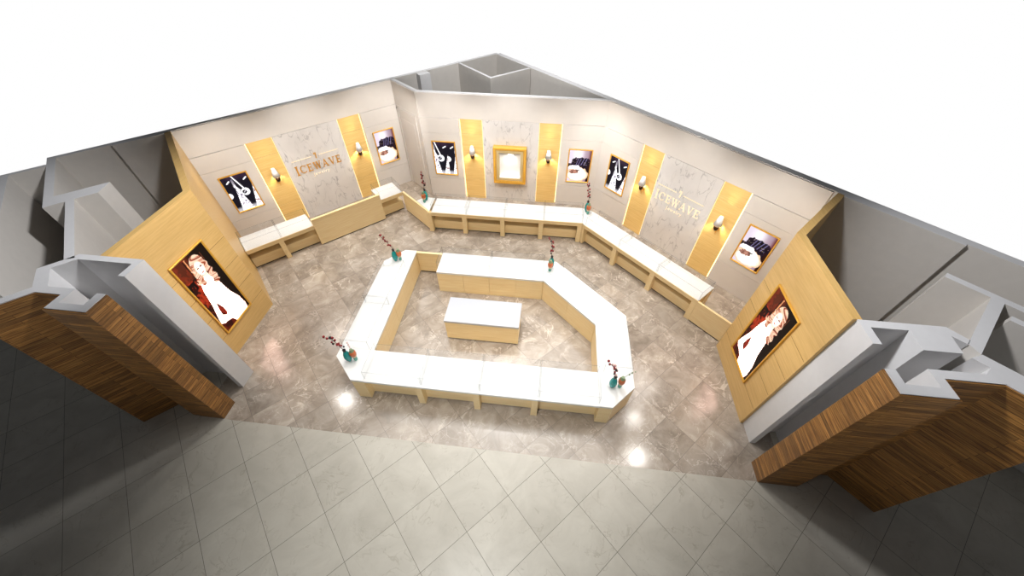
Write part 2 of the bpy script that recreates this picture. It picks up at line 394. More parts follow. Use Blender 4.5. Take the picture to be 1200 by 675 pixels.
cladding('trim_2', [(3.88, 2.60), (3.88, 2.30), (4.455, 2.30), (4.455, 2.54), (5.07, 2.54), (5.54, 2.06), (5.72, 2.29)], .02, 1)

# oak portrait walls: a straight face and a slanting return that runs back to the shop wall
def oakwall(name, polys, seams):
    mb = MB()
    for p in polys: mb.prism(p, 0, H, M['oak_end'])
    return struct(mb.build(name))
oakwall('wall_portrait_left', [[(-6.18, 3.28), (-6.18, 5.01), (-8.17, 7.05), (-8.25, 6.97), (-6.28, 4.95), (-6.28, 3.28)]], None)
oakwall('wall_portrait_right', [[(3.88, 3.30), (3.88, 5.0), (5.03, 6.23), (5.11, 6.16), (3.99, 4.95), (3.99, 3.30)]], None)
# fine vertical and horizontal shadow joints in the oak walls
def joints(name, x, y0, y1, side):
    mb = MB()
    for z in (.52, 1.03, 1.54, 2.045):
        mb.box(x-.002, x+.002, y0, y1, z-.003, z+.003, M['joint'])
    return struct(mb.build(name))
joints('trim_3', -6.18, 3.30, 5.0, 1); joints('trim_4', 3.88, 3.32, 4.99, -1)

# ------------------------------------------------------------------ wall linings: frames named by side
FR = {'left': ((-4.57, 10.68), 45), 'back': ((0, 9.93), 0), 'right': ((1.415, 9.885), -45)}
def at(side, u, off=0, z=0):
    (ox, oy), a = FR[side]; c, s = math.cos(R(a)), math.sin(R(a))
    return (ox+c*u+s*off, oy+s*u-c*off, z)
ZP = 2.44
def greige(name, side, spans):
    o = empty(name, at(side, 0), FR[side][1]); tag(o, kind='structure')
    for k, (a, b) in enumerate(spans):
        mb = MB()
        for z0, z1 in ((0, .655), (.66, 2.035), (2.04, ZP)):
            mb.box(a+.002, b-.002, -.06, .0, z0+.001, z1, M['greige'], .004)
        mb.build('panel', o)
    return o
def frieze(name, side, a, b):
    o = MB().box(a, b, -.035, 0, ZP+.005, H-.015, M['greige']).build(name); o.location = at(side, 0); o.rotation_euler = (0, 0, R(FR[side][1])); return struct(o)
frieze('trim_5', 'left', -5.12, .03); frieze('trim_6', 'back', -3.61, 1.37); frieze('trim_7', 'right', -.05, 5.08)
greige('trim_8', 'left', [(-5.12, -3.98), (-1.06, .01)])
greige('trim_9', 'back', [(-3.60, -2.54), (.27, 1.37)])
greige('trim_10', 'right', [(-.045, 1.19), (3.94, 5.06)])
# concealed door in the canted corner
ca = math.degrees(math.atan2(9.93-10.72, -3.62+4.555))
d = empty('door_1', (-4.555, 10.72, 0), ca); tag(d, kind='structure')
W_ = 1.2
MB().box(.16, .98, -.03, 0, .01, 2.30, M['greige'], .004).build('door_leaf', d)
mb = MB(); mb.box(.08, .15, -.05, 0, 0, 2.38, M['greige'], .004); mb.box(.99, 1.06, -.05, 0, 0, 2.38, M['greige'], .004); mb.box(.08, 1.06, -.05, 0, 2.31, 2.38, M['greige'], .004); mb.build('door_frame', d)
MB().box(.24, .90, -.038, -.03, .25, 2.1, M['greige'], .003).build('door_panel', d)
mb = MB(); mb.box(.0, 1.22, -.03, 0, ZP+.005, H-.015, M['greige']); mb.box(.0, .079, -.028, 0, 0, ZP, M['greige']); mb.box(1.061, 1.22, -.028, 0, 0, ZP, M['greige']); mb.box(.08, 1.06, -.028, 0, 2.381, ZP, M['greige']); mb.build('door_surround', d)

def slab(name, side, a, b, m, label, cat, group, th=.03):
    o = empty(name, at(side, (a+b)/2), FR[side][1], label, cat, group); w = (b-a)/2
    return o, w
WHERE = {'left': 'left wall', 'back': 'back wall', 'right': 'right wall'}
def woodpanel(side, a, b, label):
    o = empty('wood_panel', at(side, (a+b)/2), FR[side][1], label, 'wall panel', 'oak wall panels carrying the sconces'); w = (b-a)/2
    mb = MB()
    for z0, z1 in ((0, .655), (.66, 2.035), (2.04, ZP)): mb.box(-w+.015, w-.015, -.03, 0, z0+.001, z1, M['oak'], .003)
    mb.box(-w+.015, w-.015, -.02, -.002, 0, ZP-.002, M['maple_dark'])
    mb.build('board', o)
    for sgn in (-1, 1):
        outer = (sgn < 0) == label.startswith('left')
        MB().box(sgn*(w-.008)-.006, sgn*(w-.008)+.006, -.028, -.006, .02, ZP-.01, M['led'] if outer else M['led2']).build('light_strip', o)
def marblepanel(side, a, b, label):
    o = MB().box(-(b-a)/2, (b-a)/2, -.042, 0, 0, ZP, M['marble'], .003).build('marble_panel')
    o.location = at(side, (a+b)/2); o.rotation_euler = (0, 0, R(FR[side][1])); tag(o, label, 'wall panel', 'grey veined marble wall panels')
SP = {'left': (-3.96, -3.34, -1.70, -1.08), 'back': (-2.52, -1.90, -.36, .25), 'right': (1.20, 1.80, 3.31, 3.92)}
for side, (a, b, c, d_) in SP.items():
    woodpanel(side, a, b, 'left oak strip with edge lights and a sconce on the '+WHERE[side])
    woodpanel(side, c, d_, 'right oak strip with edge lights and a sconce on the '+WHERE[side])
marblepanel('left', -3.335, -1.705, 'grey veined marble slab behind the gold sign on the left wall')
marblepanel('back', -1.895, -.365, 'grey veined marble slab behind the gold framed niche')
marblepanel('right', 1.805, 3.305, 'grey veined marble slab behind the lit sign on the right wall')

# ------------------------------------------------------------------ sconces
def sconce():
    o = empty('sconce_lamp', (0, 0, 0))
    MB().lathe([(.001, 0), (.05, 0), (.055, .006), (.04, .018), (.012, .024)], M['gold'], 20).build('backplate', o)
    o.children[-1].rotation_euler = (R(90), 0, 0); o.children[-1].location = (0, 0, 1.36)
    MB().tube([(0, -.02, 1.36), (0, -.06, 1.345), (0, -.105, 1.355), (0, -.115, 1.37), (0, -.115, 1.39)], .011, M['gold']).build('arm', o)
    MB().tube([(0, -.022, 1.34), (0, -.024, 1.27), (0, -.012, 1.20)], [.012, .009, .004], M['gold']).build('finial', o)
    MB().lathe([(.014, 1.37), (.040, 1.39), (.056, 1.43), (.054, 1.485), (.02, 1.49)], M['bronze'], 20, 0, -.115).build('cup', o)
    mb = MB(); seg = 28; prof = [(.092, 1.52), (.042, 1.745), (.039, 1.743), (.087, 1.523), (.092, 1.52)]
    rings = [[mb.bm.verts.new((r*math.cos(2*math.pi*k/seg), -.115+r*math.sin(2*math.pi*k/seg), z)) for k in range(seg)] for r, z in prof[:-1]]
    rings.append(rings[0]); i = mb._mi(M['shade'])
    for q in range(4):
        for k in range(seg):
            f = mb.bm.faces.new((rings[q][k], rings[q][(k+1) % seg], rings[q+1][(k+1) % seg], rings[q+1][k])); f.material_index = i; f.smooth = True
    mb.build('lamp_shade', o)
    MB().lathe([(.006, 1.503), (.008, 1.54), (.013, 1.56), (.013, 1.575), (.005, 1.59)], M['bulb'], 14, 0, -.115).build('bulb', o)
    return o
M['bulb'] = emis('warm_bulb', (1, .72, .36), 6.0)
sc0 = sconce(); first = True
for side, (a, b, c, d_) in SP.items():
    for (u, w_) in (((a+b)/2, 'left'), ((c+d_)/2, 'right')):
        o = sc0 if first else copy_tree(sc0); first = False
        o.location = at(side, u, .03); o.rotation_euler = (0, 0, R(FR[side][1]))
        tag(o, 'white shaded sconce on the %s oak strip of the %s' % (w_, WHERE[side]), 'sconce', 'sconces on the oak strips')
        l = bpy.data.lights.new('sconce_light', 'POINT'); l.energy = 16; l.color = (1, .74, .40); l.shadow_soft_size = .012
        lo = bpy.data.objects.new('sconce_light', l); col.objects.link(lo); lo.parent = o; lo.location = (0, -.115, 1.605)

# ------------------------------------------------------------------ pictures
def smooth(e0, e1, x):
    t = min(1, max(0, (x-e0)/(e1-e0) if e1 != e0 else 0)); return t*t*(3-2*t)
def mixc(a, b, t): return tuple(a[k]+(b[k]-a[k])*t for k in range(3))
def seg_d(p, a, b):
    ax, ay = a; bx, by = b; px, py = p; dx, dy = bx-ax, by-ay
    t = max(0, min(1, ((px-ax)*dx+(py-ay)*dy)/(dx*dx+dy*dy))); return math.hypot(px-ax-dx*t, py-ay-dy*t)
def in_poly(p, poly):
    x, y = p; c = False
    for i in range(len(poly)):
        (x1, y1), (x2, y2) = poly[i], poly[i-1]
        if (y1 > y) != (y2 > y) and x < (x2-x1)*(y-y1)/(y2-y1)+x1: c = not c
    return c
def vn(x, y, s=0):
    def h(i, j):
        q = math.sin(i*127.1+j*311.7+s*74.7)*43758.5453; return q-math.floor(q)
    i, j = math.floor(x), math.floor(y); fx, fy = x-i, y-j; fx = fx*fx*(3-2*fx); fy = fy*fy*(3-2*fy)
    return (h(i, j)*(1-fx)+h(i+1, j)*fx)*(1-fy)+(h(i, j+1)*(1-fx)+h(i+1, j+1)*fx)*fy
BLACK = (.006, .005, .012); WHITE = (1.15, 1.15, 1.2); LILAC = srgb(150, 130, 160)
def necklace(u, v, shift=0.0):
    # v measured downwards, picture aspect 0.62
    u = (u+shift) % 1.0 if shift else u
    c = BLACK
    if v < .2: c = mixc(BLACK, srgb(60, 40, 66), smooth(.2, 0, v)*vn(u*7, v*9))
    if v > .86: c = mixc(c, srgb(190, 190, 200), smooth(.86, .96, v))
    # bust (pale wedge with beads) in the middle and at the right
    l, r = .37-.27*max(0, v-.25)**1.05, .40+.36*max(0, v-.32)
    if v > .08:
        if v < .32: l, r = .34-.1*(v-.08), .41
        if l < u < r:
            q = smooth(.08, .45, v); c = mixc(srgb(120, 116, 130), WHITE, q)
            if vn(u*26, v*34, 3) > .70 and u > .28: c = srgb(130, 116, 140)
    e = .80+.05*v
    if v > .32 and u > 1.02-.40*(v-.30): c = WHITE if vn(u*24, v*30, 5) < .68 else srgb(176, 150, 150)
    x, y = u, v*1.61
    # chains and ring pendant
    if seg_d((x, y), (.42, 0), (.63, .62)) < .024: c = WHITE
    if seg_d((x, y), (.36, .42), (.55, .85)) < .018: c = WHITE
    d = math.hypot((x-.64)/1.0, (y-.80)/1.05)
    if d < .165: c = WHITE
    if math.hypot(x-.60, (y-.80)) < .088: c = BLACK
    if seg_d((x, y), (.58, .82), (.68, .72)) < .02 and d < .165: c = srgb(200, 200, 210)
    if math.hypot(x-.02, (y-.83)/1.3) < .10: c = WHITE
    if seg_d((x, y), (.15, .28), (.26, .20)) < .026 or seg_d((x, y), (.80, .27), (.92, .20)) < .026: c = WHITE
    return c
def softpic(u, v):
    n, n2 = vn(u*10, v*14, 8), vn(u*24, v*34, 9)
    c = mixc(srgb(222, 212, 230), srgb(158, 130, 146), smooth(.25, 1.0, u))
    c = mixc(c, srgb(246, 242, 248), smooth(.34, .0, math.hypot(u-.42, v-.12)))
    if u > .84 and v < .5: c = mixc(c, srgb(108, 50, 52), smooth(.84, 1, u))
    d = math.hypot((u-.56)/.42, (v-.40)/.20)-.35*(n-.5)
    low = u > .66 and .36 < v < .50+.9*(u-.55) and v < .86
    if d < 1 or low or (u < .20 and .42 < v < .54):
        c = mixc(srgb(16, 10, 20), srgb(40, 24, 44), n)
        st = math.sin((u*1.15+v*.6)*44+5*vn(u*4, v*4))
        if st > .74 and .34 < u < .84 and .24 < v < .46: c = srgb(118, 112, 158)
        elif n2 > .86: c = srgb(140, 122, 108)
    if u > .90 and v > .45: c = srgb(44, 20, 16)
    d = math.hypot((u-.46)/.50, (v-.77)/.245)-.16*(n-.5)
    if d < 1 and v < .985: c = mixc((1.15, 1.12, 1.06), srgb(238, 200, 160), smooth(.62, 1.0, d))
    if seg_d((u, v*1.6), (.12, .86), (.44, .84)) < .09 or seg_d((u, v*1.6), (.40, .84), (.66, .98)) < .06: c = (1.12, 1.08, 1.12)
    e = math.hypot((u-.30)/.20, (v-.675)/.075)+.5*(n2-.5)
    if e < 1: c = mixc(srgb(104, 58, 46), srgb(206, 150, 132), vn(u*13, v*16, 4))
    if seg_d((u, v*1.6), (.40, 1.02), (.54, 1.0)) < .022: c = srgb(54, 28, 30)
    return c
BODY = [(.42, .29), (.62, .30), (.72, .38), (.74, .52), (.79, .66), (.90, .80), (.93, .93), (.90, 1.0), (.42, 1.0), (.36, .93), (.20, .90), (.12, .90), (.02, .86), (.05, .79), (.16, .62), (.24, .42), (.32, .32)]
GAP = [(.285, .62), (.35, .72), (.36, .82), (.30, .84), (.20, .80), (.23, .70)]
def portrait(u, v):
    n = vn(u*9, v*16, 1); n2 = vn(u*22, v*40, 2)
    c = mixc(srgb(70, 12, 6), srgb(176, 52, 24), max(0, min(1, 1.5*n*n2+.1))) if n*.6+n2*.5 > .5 else srgb(44, 12, 8)
    if v < .24: c = mixc(c, srgb(96, 40, 22), .7)
    if v > .80: c = mixc(c, srgb(48, 8, 6), .75)
    c = mixc(c, (.006, .002, .001), smooth(.30, .56, u+.10*(n-.5)))
    if abs(u-(.36-.10*(v-.02))) < .016 and .02 < v < .27: c = srgb(222, 150, 100)
    if abs(u-.31+.05*v) < .012 and .02 < v < .25: c = srgb(30, 10, 8)
    if u < .22 and abs(v-.30) < .05 and n > .4: c = srgb(20, 6, 6)
    if abs(u-.80) < .010 and .07 < v < .17: c = srgb(120, 62, 36)
    x, y = u, v*2.25
    hair, hl = srgb(176, 84, 48), (.92, .66, .48)
    if in_poly((u, v), BODY):
        c = (4.4, 2.9, 2.4)
        if in_poly((u, v), GAP): c = srgb(140, 36, 20) if n2 > .35 else srgb(60, 14, 8)
        if abs(math.sin(u*9+v*30+3*n)) < .05 and v < .62: c = (1.0, .93, .88)
    # long wavy hair round the face
    w = .018*math.sin(v*70)
    head = math.hypot((x-.575)/.20, (y-.36)/.27)
    side_l = .335+w < u < .47+w and .16 < v < .37+.03*n2
    side_r = .64+w < u < .80+w-.10*(.3-v) and .16 < v < .47-.02*n2
    if head < 1 or side_l or side_r:
        t = vn(u*22+9*math.sin(v*24), v*20, 6); c = mixc(hair, hl, smooth(.2, .75, t))
        if t < .2: c = srgb(120, 44, 26)
    f = math.hypot((x-.555)/.125, (y-.46)/.215)
    if f < 1 or (.49 < u < .63 and .28 < v < .335):
        c = mixc((1.5, 1.3, 1.15), (.95, .66, .5), smooth(.6, 1.0, f) if f < 1 else .6)
        if math.hypot((x-.505)/.036, (y-.43)/.020) < 1 or math.hypot((x-.61)/.036, (y-.425)/.020) < 1: c = srgb(96, 40, 28)
        if abs(x-.558) < .012 and .45 < y < .52: c = (.85, .55, .42)
        if math.hypot((x-.557)/.042, (y-.575)/.018) < 1: c = srgb(180, 60, 50)
        if abs(y-.385) < .009 and (.465 < x < .54 or .575 < x < .65): c = srgb(140, 74, 46)
    if math.hypot((x-.30)/.055, (y-.70)/.07) < 1 and n2 > .3: c = (1.0, .6, .4)
    if math.hypot((u-.58)/.06, (v-.60)/.010) < 1 and n2 > .5: c = srgb(230, 205, 196)
    return c
def canvas(name, w, h, fn, mat, nx, ny, parent, y, z):
    vs = []; fs = []; cols = []
    for j in range(ny+1):
        for i in range(nx+1):
            vs.append((-w/2+w*i/nx, y, z+h*j/ny)); cols.append(fn(i/nx, 1-j/ny))
    for j in range(ny):
        for i in range(nx): a = j*(nx+1)+i; fs.append((a, a+1, a+nx+2, a+nx+1))
    nb = len(vs); vs += [(-w/2, y+.012, z), (w/2, y+.012, z), (w/2, y+.012, z+h), (-w/2, y+.012, z+h)]; cols += [(.02, .02, .02)]*4
    fs.append((nb+3, nb+2, nb+1, nb))
    me = bpy.data.meshes.new(name); me.from_pydata(vs, [], fs); me.materials.append(mat)
    at_ = me.color_attributes.new('print', 'FLOAT_COLOR', 'POINT')
    at_.data.foreach_set('color', [q for c in cols for q in (c[0], c[1], c[2], 1.0)])
    o = bpy.data.objects.new(name, me); col.objects.link(o); o.parent = parent; return o
def frame(parent, w, h, z, fw, d0, d1, m, m2):
    """mitred gold moulding: outer size w x h, bottom at z"""
    def ring(bw, y): return [(-w/2+bw, y, z+bw), (w/2-bw, y, z+bw), (w/2-bw, y, z+h-bw), (-w/2+bw, y, z+h-bw)]
    mb = MB(); prof = [(0, d0), (0, d1+.006), (.006, d1), (fw*.55, d1+.004), (fw, d1+.014), (fw, d0)]
    rs = [[mb.bm.verts.new(v) for v in ring(*p)] for p in prof]; i = mb._mi(m); j = mb._mi(m2)
    for q in range(len(rs)):
        a, b = rs[q], rs[(q+1) % len(rs)]
        for k in range(4):
            f = mb.bm.faces.new((a[k], a[(k+1) % 4], b[(k+1) % 4], b[k])); f.material_index = j if q in (0, 3) else i
    return mb.build('frame', parent)
def picture(loc, rz_, w, h, z, fn, mat, n, label, group, fw=.03):
    o = empty('framed_picture', loc, rz_, label, 'picture', group)
    frame(o, w, h, z, fw, 0, -.035, M['gold'], M['gold_dark'])
    canvas('print', w-2*fw+.004, h-2*fw+.004, fn, mat, n[0], n[1], o, -.014, z+fw-.002)
    return o
n1 = (62, 100)
g1 = 'backlit jewellery pictures on the walls'
def wp(side, u, fn, label): picture(at(side, u, .061), FR[side][1], .635, 1.0, .86, fn, M['art'], n1, label, g1)
wp('left', -4.53, necklace, 'black and white pendant necklace picture at the left end of the left wall')
wp('left', -.555, softpic, 'picture of dark hair over a pale round form, left wall beside the corner door')
picture(at('back', -3.04, .061), 0, .68, 1.03, .78, lambda u, v: necklace(u, v, .34), M['art'], n1, 'picture showing two pendant necklaces, at the left of the back wall', g1)
picture(at('back', .82, .061), 0, .66, 1.0, .80, softpic, M['art'], n1, 'picture of dark hair over a pale round form, right end of the back wall', g1)
wp('right', .65, necklace, 'black and white pendant necklace picture at the far end of the right wall')
wp('right', 4.50, softpic, 'picture of dark hair over a pale round form, near end of the right wall')
picture((-6.178, 4.17, 0), 90, .80, 1.80, .53, portrait, M['portrait'], (80, 170), 'tall lit portrait of a blonde woman in white on the left oak wall', 'tall lit portraits on the oak walls', .035)
picture((3.878, 4.21, 0), -90, .80, 1.80, .53, portrait, M['portrait'], (80, 170), 'tall lit portrait of a blonde woman in white on the right oak wall', 'tall lit portraits on the oak walls', .035)

# display niche on the back wall
o = empty('display_niche', at('back', -1.14, .043), 0, 'gold framed lit display niche, empty, in the middle of the back wall', 'display niche')
w, h, z = .93, 1.10, .68
mb = MB()
def ringbox(mb, x0, x1, z0, z1, fw, y0, y1, m):
    mb.box(x0, x0+fw, y0, y1, z0, z1, m, .006); mb.box(x1-fw, x1, y0, y1, z0, z1, m, .006)
    mb.box(x0+fw, x1-fw, y0, y1, z0, z0+fw, m, .006); mb.box(x0+fw, x1-fw, y0, y1, z1-fw, z1, m, .006)
frame(o, w, h, z, .085, 0, -.17, M['gold'], M['gold_dark'])
ringbox(mb, -w/2+.087, w/2-.087, z+.087, z+h-.087, .075, -.145, 0, M['champagne']); mb.build('liner', o)
mb = MB(); mb.box(-w/2+.163, w/2-.163, -.012, 0, z+.163, z+h-.163, M['niche']); mb.box(-w/2+.163, w/2-.163, -.13, -.013, z+.163, z+.185, M['niche'], .003)
mb.build('backing', o)
MB().lathe([(.02, z+h-.172), (.022, z+h-.166), (.012, z+h-.164)], M['bulb'], 14, 0, -.085).build('downlight', o)
l = bpy.data.lights.new('niche_light', 'SPOT'); l.energy = 8; l.spot_size = R(110); l.spot_blend = .8; l.shadow_soft_size = .02; l.color = (1, .98, .95)
lo = bpy.data.objects.new('niche_light', l); col.objects.link(lo); lo.parent = o; lo.location = (0, -.085, z+h-.18); lo.rotation_euler = (R(12), 0, 0)

# ------------------------------------------------------------------ signs
def bar(x0, z0, x1, z1, t):
    dx, dz = x1-x0, z1-z0; L_ = math.hypot(dx, dz); px, pz = -dz/L_*t/2, dx/L_*t/2
    return [(x0+px, z0+pz), (x1+px, z1+pz), (x1-px, z1-pz), (x0-px, z0-pz)]
def hb(xa, xb, z, t): return [(xa, z-t/2), (xb, z-t/2), (xb, z+t/2), (xa, z+t/2)]
def glyph(ch):
    T, t = .17, .07   # thick and thin strokes, height 1; returns polygons and advance width
    if ch == 'I': return [bar(.2, 0, .2, 1, T), hb(.03, .37, .03, .06), hb(.03, .37, .97, .06)], .42
    if ch == 'E': return [bar(.19, 0, .19, 1, T), hb(.02, .70, .035, .07), hb(.02, .68, .965, .07), hb(.2, .55, .52, .06), bar(.68, 0, .68, .24, .06), bar(.65, .76, .65, 1, .06), bar(.54, .40, .54, .64, .05)], .78
    if ch == 'C':
        ps = []; K = 14
        for k in range(K):
            a0, a1 = R(42+276*k/K), R(42+276*(k+1)/K)
            f = lambda a, s: (.48+(.46*s[0])*math.cos(a), .5+(.52*s[1])*math.sin(a))
            i0, i1 = (.66, .90), (1, 1)
            ps.append([f(a0, i1), f(a1, i1), f(a1, i0), f(a0, i0)])
        return ps+[bar(.82, .66, .82, .95, .06)], .92
    if ch == 'W': return [bar(.14, 1, .36, 0, T), bar(.36, 0, .58, 1, t), bar(.56, 1, .80, 0, T), bar(.80, 0, 1.02, 1, t), hb(.0, .30, .97, .06), hb(.44, .72, .97, .06), hb(.90, 1.14, .97, .06)], 1.16
    if ch == 'A': return [bar(.12, 0, .44, 1, t), bar(.42, 1, .76, 0, T), hb(.22, .62, .33, .06), hb(.0, .24, .03, .06), hb(.60, .92, .03, .06)], .94
    if ch == 'V': return [bar(.14, 1, .44, 0, T), bar(.44, 0, .74, 1, t), hb(.0, .30, .97, .06), hb(.62, .88, .97, .06)], .90
def sign(side, u0, label, m, m_rule):
    o = empty('wall_sign', at(side, u0, .043), FR[side][1], label, 'sign', 'gold signs on the marble slabs')
    # two rules with the small slanted emblem between them
    for x0, x1 in ((-.62, -.10), (.10, .62)): MB().box(x0, x1, -.018, 0, 1.70, 1.716, m_rule).build('rule', o)
    MB().vprism(bar(.008, 1.63, .022, 1.78, .03), -.018, 0, m).vprism([(-.03, 1.765), (.035, 1.765), (.035, 1.79), (-.03, 1.79)], -.018, -.001, m).vprism([(-.03, 1.735), (-.012, 1.735), (-.008, 1.764), (-.03, 1.764)], -.018, -.001, m).build('emblem', o)
    word = 'ICEWAVE'; adv = [glyph(c)[1]*(1.25 if k == 0 else 1) for k, c in enumerate(word)]; gap = .14
    tot = sum(adv)+gap*(len(word)-1); s = 1.24/tot; x = -.62; hh = .205
    for k, c in enumerate(word):
        ps, a = glyph(c); f = 1.25 if k == 0 else 1
        mb = MB()
        for q, p in enumerate(ps): mb.vprism([(x+px*s*f, 1.34-(.03 if k == 0 else 0)+pz*hh*f) for px, pz in p], -.022-.0004*q, 0, m)
        mb.build('letter', o); x += (a*f+gap)*s
    cu = bpy.data.curves.new('tagline', 'FONT'); cu.body = 'Jewelry'; cu.size = .115; cu.align_x = 'CENTER'; cu.extrude = .008; cu.space_character = 1.25; cu.resolution_u = 3
    t = bpy.data.objects.new('tmp_text', cu); col.objects.link(t); bpy.context.view_layer.update()
    me = bpy.data.meshes.new_from_object(t.evaluated_get(bpy.context.evaluated_depsgraph_get())); col.objects.unlink(t); bpy.data.objects.remove(t)
    me.materials.clear(); me.materials.append(m_rule)
    tl = bpy.data.objects.new('tagline', me); col.objects.link(tl); tl.parent = o; tl.location = (0, -.009, 1.185); tl.rotation_euler = (R(90), 0, 0)
    return o
sign('left', -2.55, 'gold lettered sign with two thin rules on the left marble slab', M['sign_gold'], M['sign_lit'])
sign('right', 2.50, 'cream lit lettered sign with two thin rules on the right marble slab', M['sign_lit'], M['sign_lit'])

# ------------------------------------------------------------------ counters
def glass_case(o, x0, x1, y0, y1, z0=ZD, z1=ZG):
    t = .008; mb = MB()
    g, e = M['glass'], M['edge']
    mb.box(x0, x1, y0, y1, z1-t, z1, g)
    mb.box(x0, x1, y0, y0+t, z0+.001, z1-t-.0005, g); mb.box(x0, x1, y1-t, y1, z0+.001, z1-t-.0005, g)
    mb.box(x0, x0+t, y0+t, y1-t, z0+.001, z1-t-.0005, g); mb.box(x1-t, x1, y0+t, y1-t, z0+.001, z1-t-.0005, g)
    c = mb.build('glass_case', o)
    b = .011; mb = MB()
    for (xa, xb) in ((x0-.001, x0+b), (x1-b, x1+.001)):
        mb.box(xa, xb, y0, y1, z1-.001, z1+.002, e)
        for (ya, yb) in ((y0-.001, y0+b), (y1-b, y1+.001)): mb.box(xa, xb, ya, yb, z0+.001, z1-.001, e)
    for (ya, yb) in ((y0-.001, y0+b), (y1-b, y1+.001)): mb.box(x0+b, x1-b, ya, yb, z1-.001, z1+.002, e)
    mb.build('glass_edge', c)
    return c
def bay(loc, rz_, W, D, label, group, style, posts='R', doors=False, inset=.09):
    """one counter unit; local x to the right as the customer sees it, front at y=0, staff side at y=D"""
    o = empty('display_counter', loc, rz_, label, 'counter', group)
    zt = .60 if style == 'lip' else .62
    mb = MB(); rec = .13 if style == 'lip' else .12
    if style == 'rail':      # low front panel; the slot above is shaped to give a shadow band
        mb.box(.0, W, .13, D, .035, .30, M['maple'], 0); mb.box(.0, W, .40, D, .3005, zt, M['maple'], 0)
    else: mb.box(.0, W, rec, D-(.02 if doors else .0), .035, zt, M['maple'], 0)
    mb.build('cabinet_body', o)
    MB().box(.0, W, rec+.03, D-.06, 0, .034, M['toe']).build('toe_kick', o)
    for s_ in posts:
        x0, x1 = (W-.12, W-.001) if s_ == 'R' else (.001, .12)
        MB().box(x0, x1, .0, rec-.001, 0, zt-.001, M['maple'], .003).build('post', o)
    if style == 'rail':
        a = .121 if 'L' in posts else .001; b = W-.121 if 'R' in posts else W-.001
        MB().box(a, b, .004, .035, .535, zt-.001, M['maple'], .002).build('rail', o)
        MB().box(0, W, .012, D, zt, ZD, M['white'], .003).build('deck', o)
        MB().box(0, W, -.003, .011, zt, ZD-.004, M['maple'], .002).build('edge_strip', o)
    else:
        MB().box(0, W, -.006, D, zt, ZD, M['white'], .004).build('deck', o)
    if doors:
        n = 2
        for k in range(n):
            MB().box(W*k/n+.002, W*(k+1)/n-.002, D-.019, D, .04, zt-.003, M['maple'], .002).build('door', o)
        MB().box(0, W, D-.059, D-.006, .001, .034, M['maple']).build('plinth', o)
    glass_case(o, .006, W-.006, .045 if style == 'lip' else .03, D-inset)
    return o
def corner(poly, label, group, style='lip', toe=True):
    cx = sum(p[0] for p in poly)/len(poly); cy = sum(p[1] for p in poly)/len(poly)
    o = empty('corner_counter', (cx, cy, 0), 0, label, 'counter', group)
    q = [(x-cx, y-cy) for x, y in poly]; zt = .60 if style == 'lip' else .62
    MB().prism([(x*.996, y*.996) for x, y in q], .02, zt, M['maple']).build('cabinet_body', o)
    MB().prism([(x*.93, y*.93) for x, y in q], 0, .019, M['toe']).build('toe_kick', o)
    MB().prism(q, zt, ZD, M['white']).build('deck', o)
    return o
GI = 'glass counters of the centre island'; GC = 'plain corner counters'
xs = [-3.0, -1.95, -.90, .15, 1.20]
names = ['first bay from the left of the island front, beside the vase corner', 'second bay from the left of the island front', 'third bay from the left of the island front', 'rightmost bay of the island front, beside the vase corner']
for k in range(4):
    bay((xs[k], 3.0), 0, xs[k+1]-xs[k]-.001, .66, 'glass counter, '+names[k], GI, 'lip', 'R' if k < 3 else '', True, .0)
bay((-3.70, 4.80), -90, 1.139, .66, 'near glass counter of the two on the left side of the island', GI, 'lip', 'R', True)
bay((-3.70, 5.94), -90, 1.139, .66, 'far glass counter of the two on the left side of the island', GI, 'lip', 'R', True)
bay((.069, 6.53), 180, 1.238, .66, 'glass counter at the back of the island, beside the far right vase corner', GI, 'lip', 'R', True)
bay((-1.17, 6.53), 180, 1.22, .66, 'glass counter at the back of the island, beside the wooden flap', GI, 'lip', 'R', True)
bay((1.657, 5.232), 135, 1.58, .66, 'glass counter on the slanting far right side of the island', GI, 'lip', 'R', True)
bay((1.83, 3.661), 90, 1.085, .635, 'glass counter on the straight right side of the island', GI, 'lip', 'L', True)
corner([(-3.001, 3.0), (-3.001, 3.66), (-3.70, 3.66), (-3.70, 3.45), (-3.24, 3.0)], 'clipped white topped corner at the near left of the island with two vases', GC)
corner([(1.20, 3.0), (1.42, 3.0), (1.83, 3.42), (1.83, 3.66), (1.20, 3.66)], 'clipped white topped corner at the near right of the island with two vases', GC)
corner([(-3.70, 5.941), (-3.04, 5.941), (-3.04, 6.53), (-3.32, 6.53), (-3.70, 6.10)], 'clipped white topped corner at the far left of the island with two vases', GC)
corner([(.07, 5.872), (.07, 6.53), (.345, 6.53), (.539, 6.338)], 'small white topped corner at the far right of the island with two vases', GC)
corner([(1.192, 4.767), (1.657, 5.231), (1.83, 5.058), (1.83, 4.748), (1.192, 4.748)], 'small empty white corner where the right side of the island turns', GC)
# flap between the island's left and back counters
o = empty('counter_flap', (-2.715, 6.49, 0), 0, 'low wooden flap door closing the gap at the back left of the island', 'gate')
MB().box(-.320, .320, -.018, .018, .04, .62, M['maple'], .003).build('door', o); MB().box(-.320, .320, -.03, .03, .621, .65, M['maple'], .004).build('top_rail', o)
MB().box(-.31, .31, -.01, .01, 0, .039, M['toe']).build('plinth', o)
# cabinet in the middle of the island
o = empty('storage_cabinet', (-1.12, 4.845, 0), 0, 'low wooden cabinet with a grey top standing inside the island', 'cabinet')
MB().box(-.765, .765, -.315, .32, .03, .575, M['maple'], .003).build('cabinet_body', o)
MB().box(-.74, .74, -.30, .30, 0, .029, M['toe']).build('toe_kick', o)
MB().box(-.778, .778, -.328, .328, .5755, .63, M['top'], .006).build('top', o)

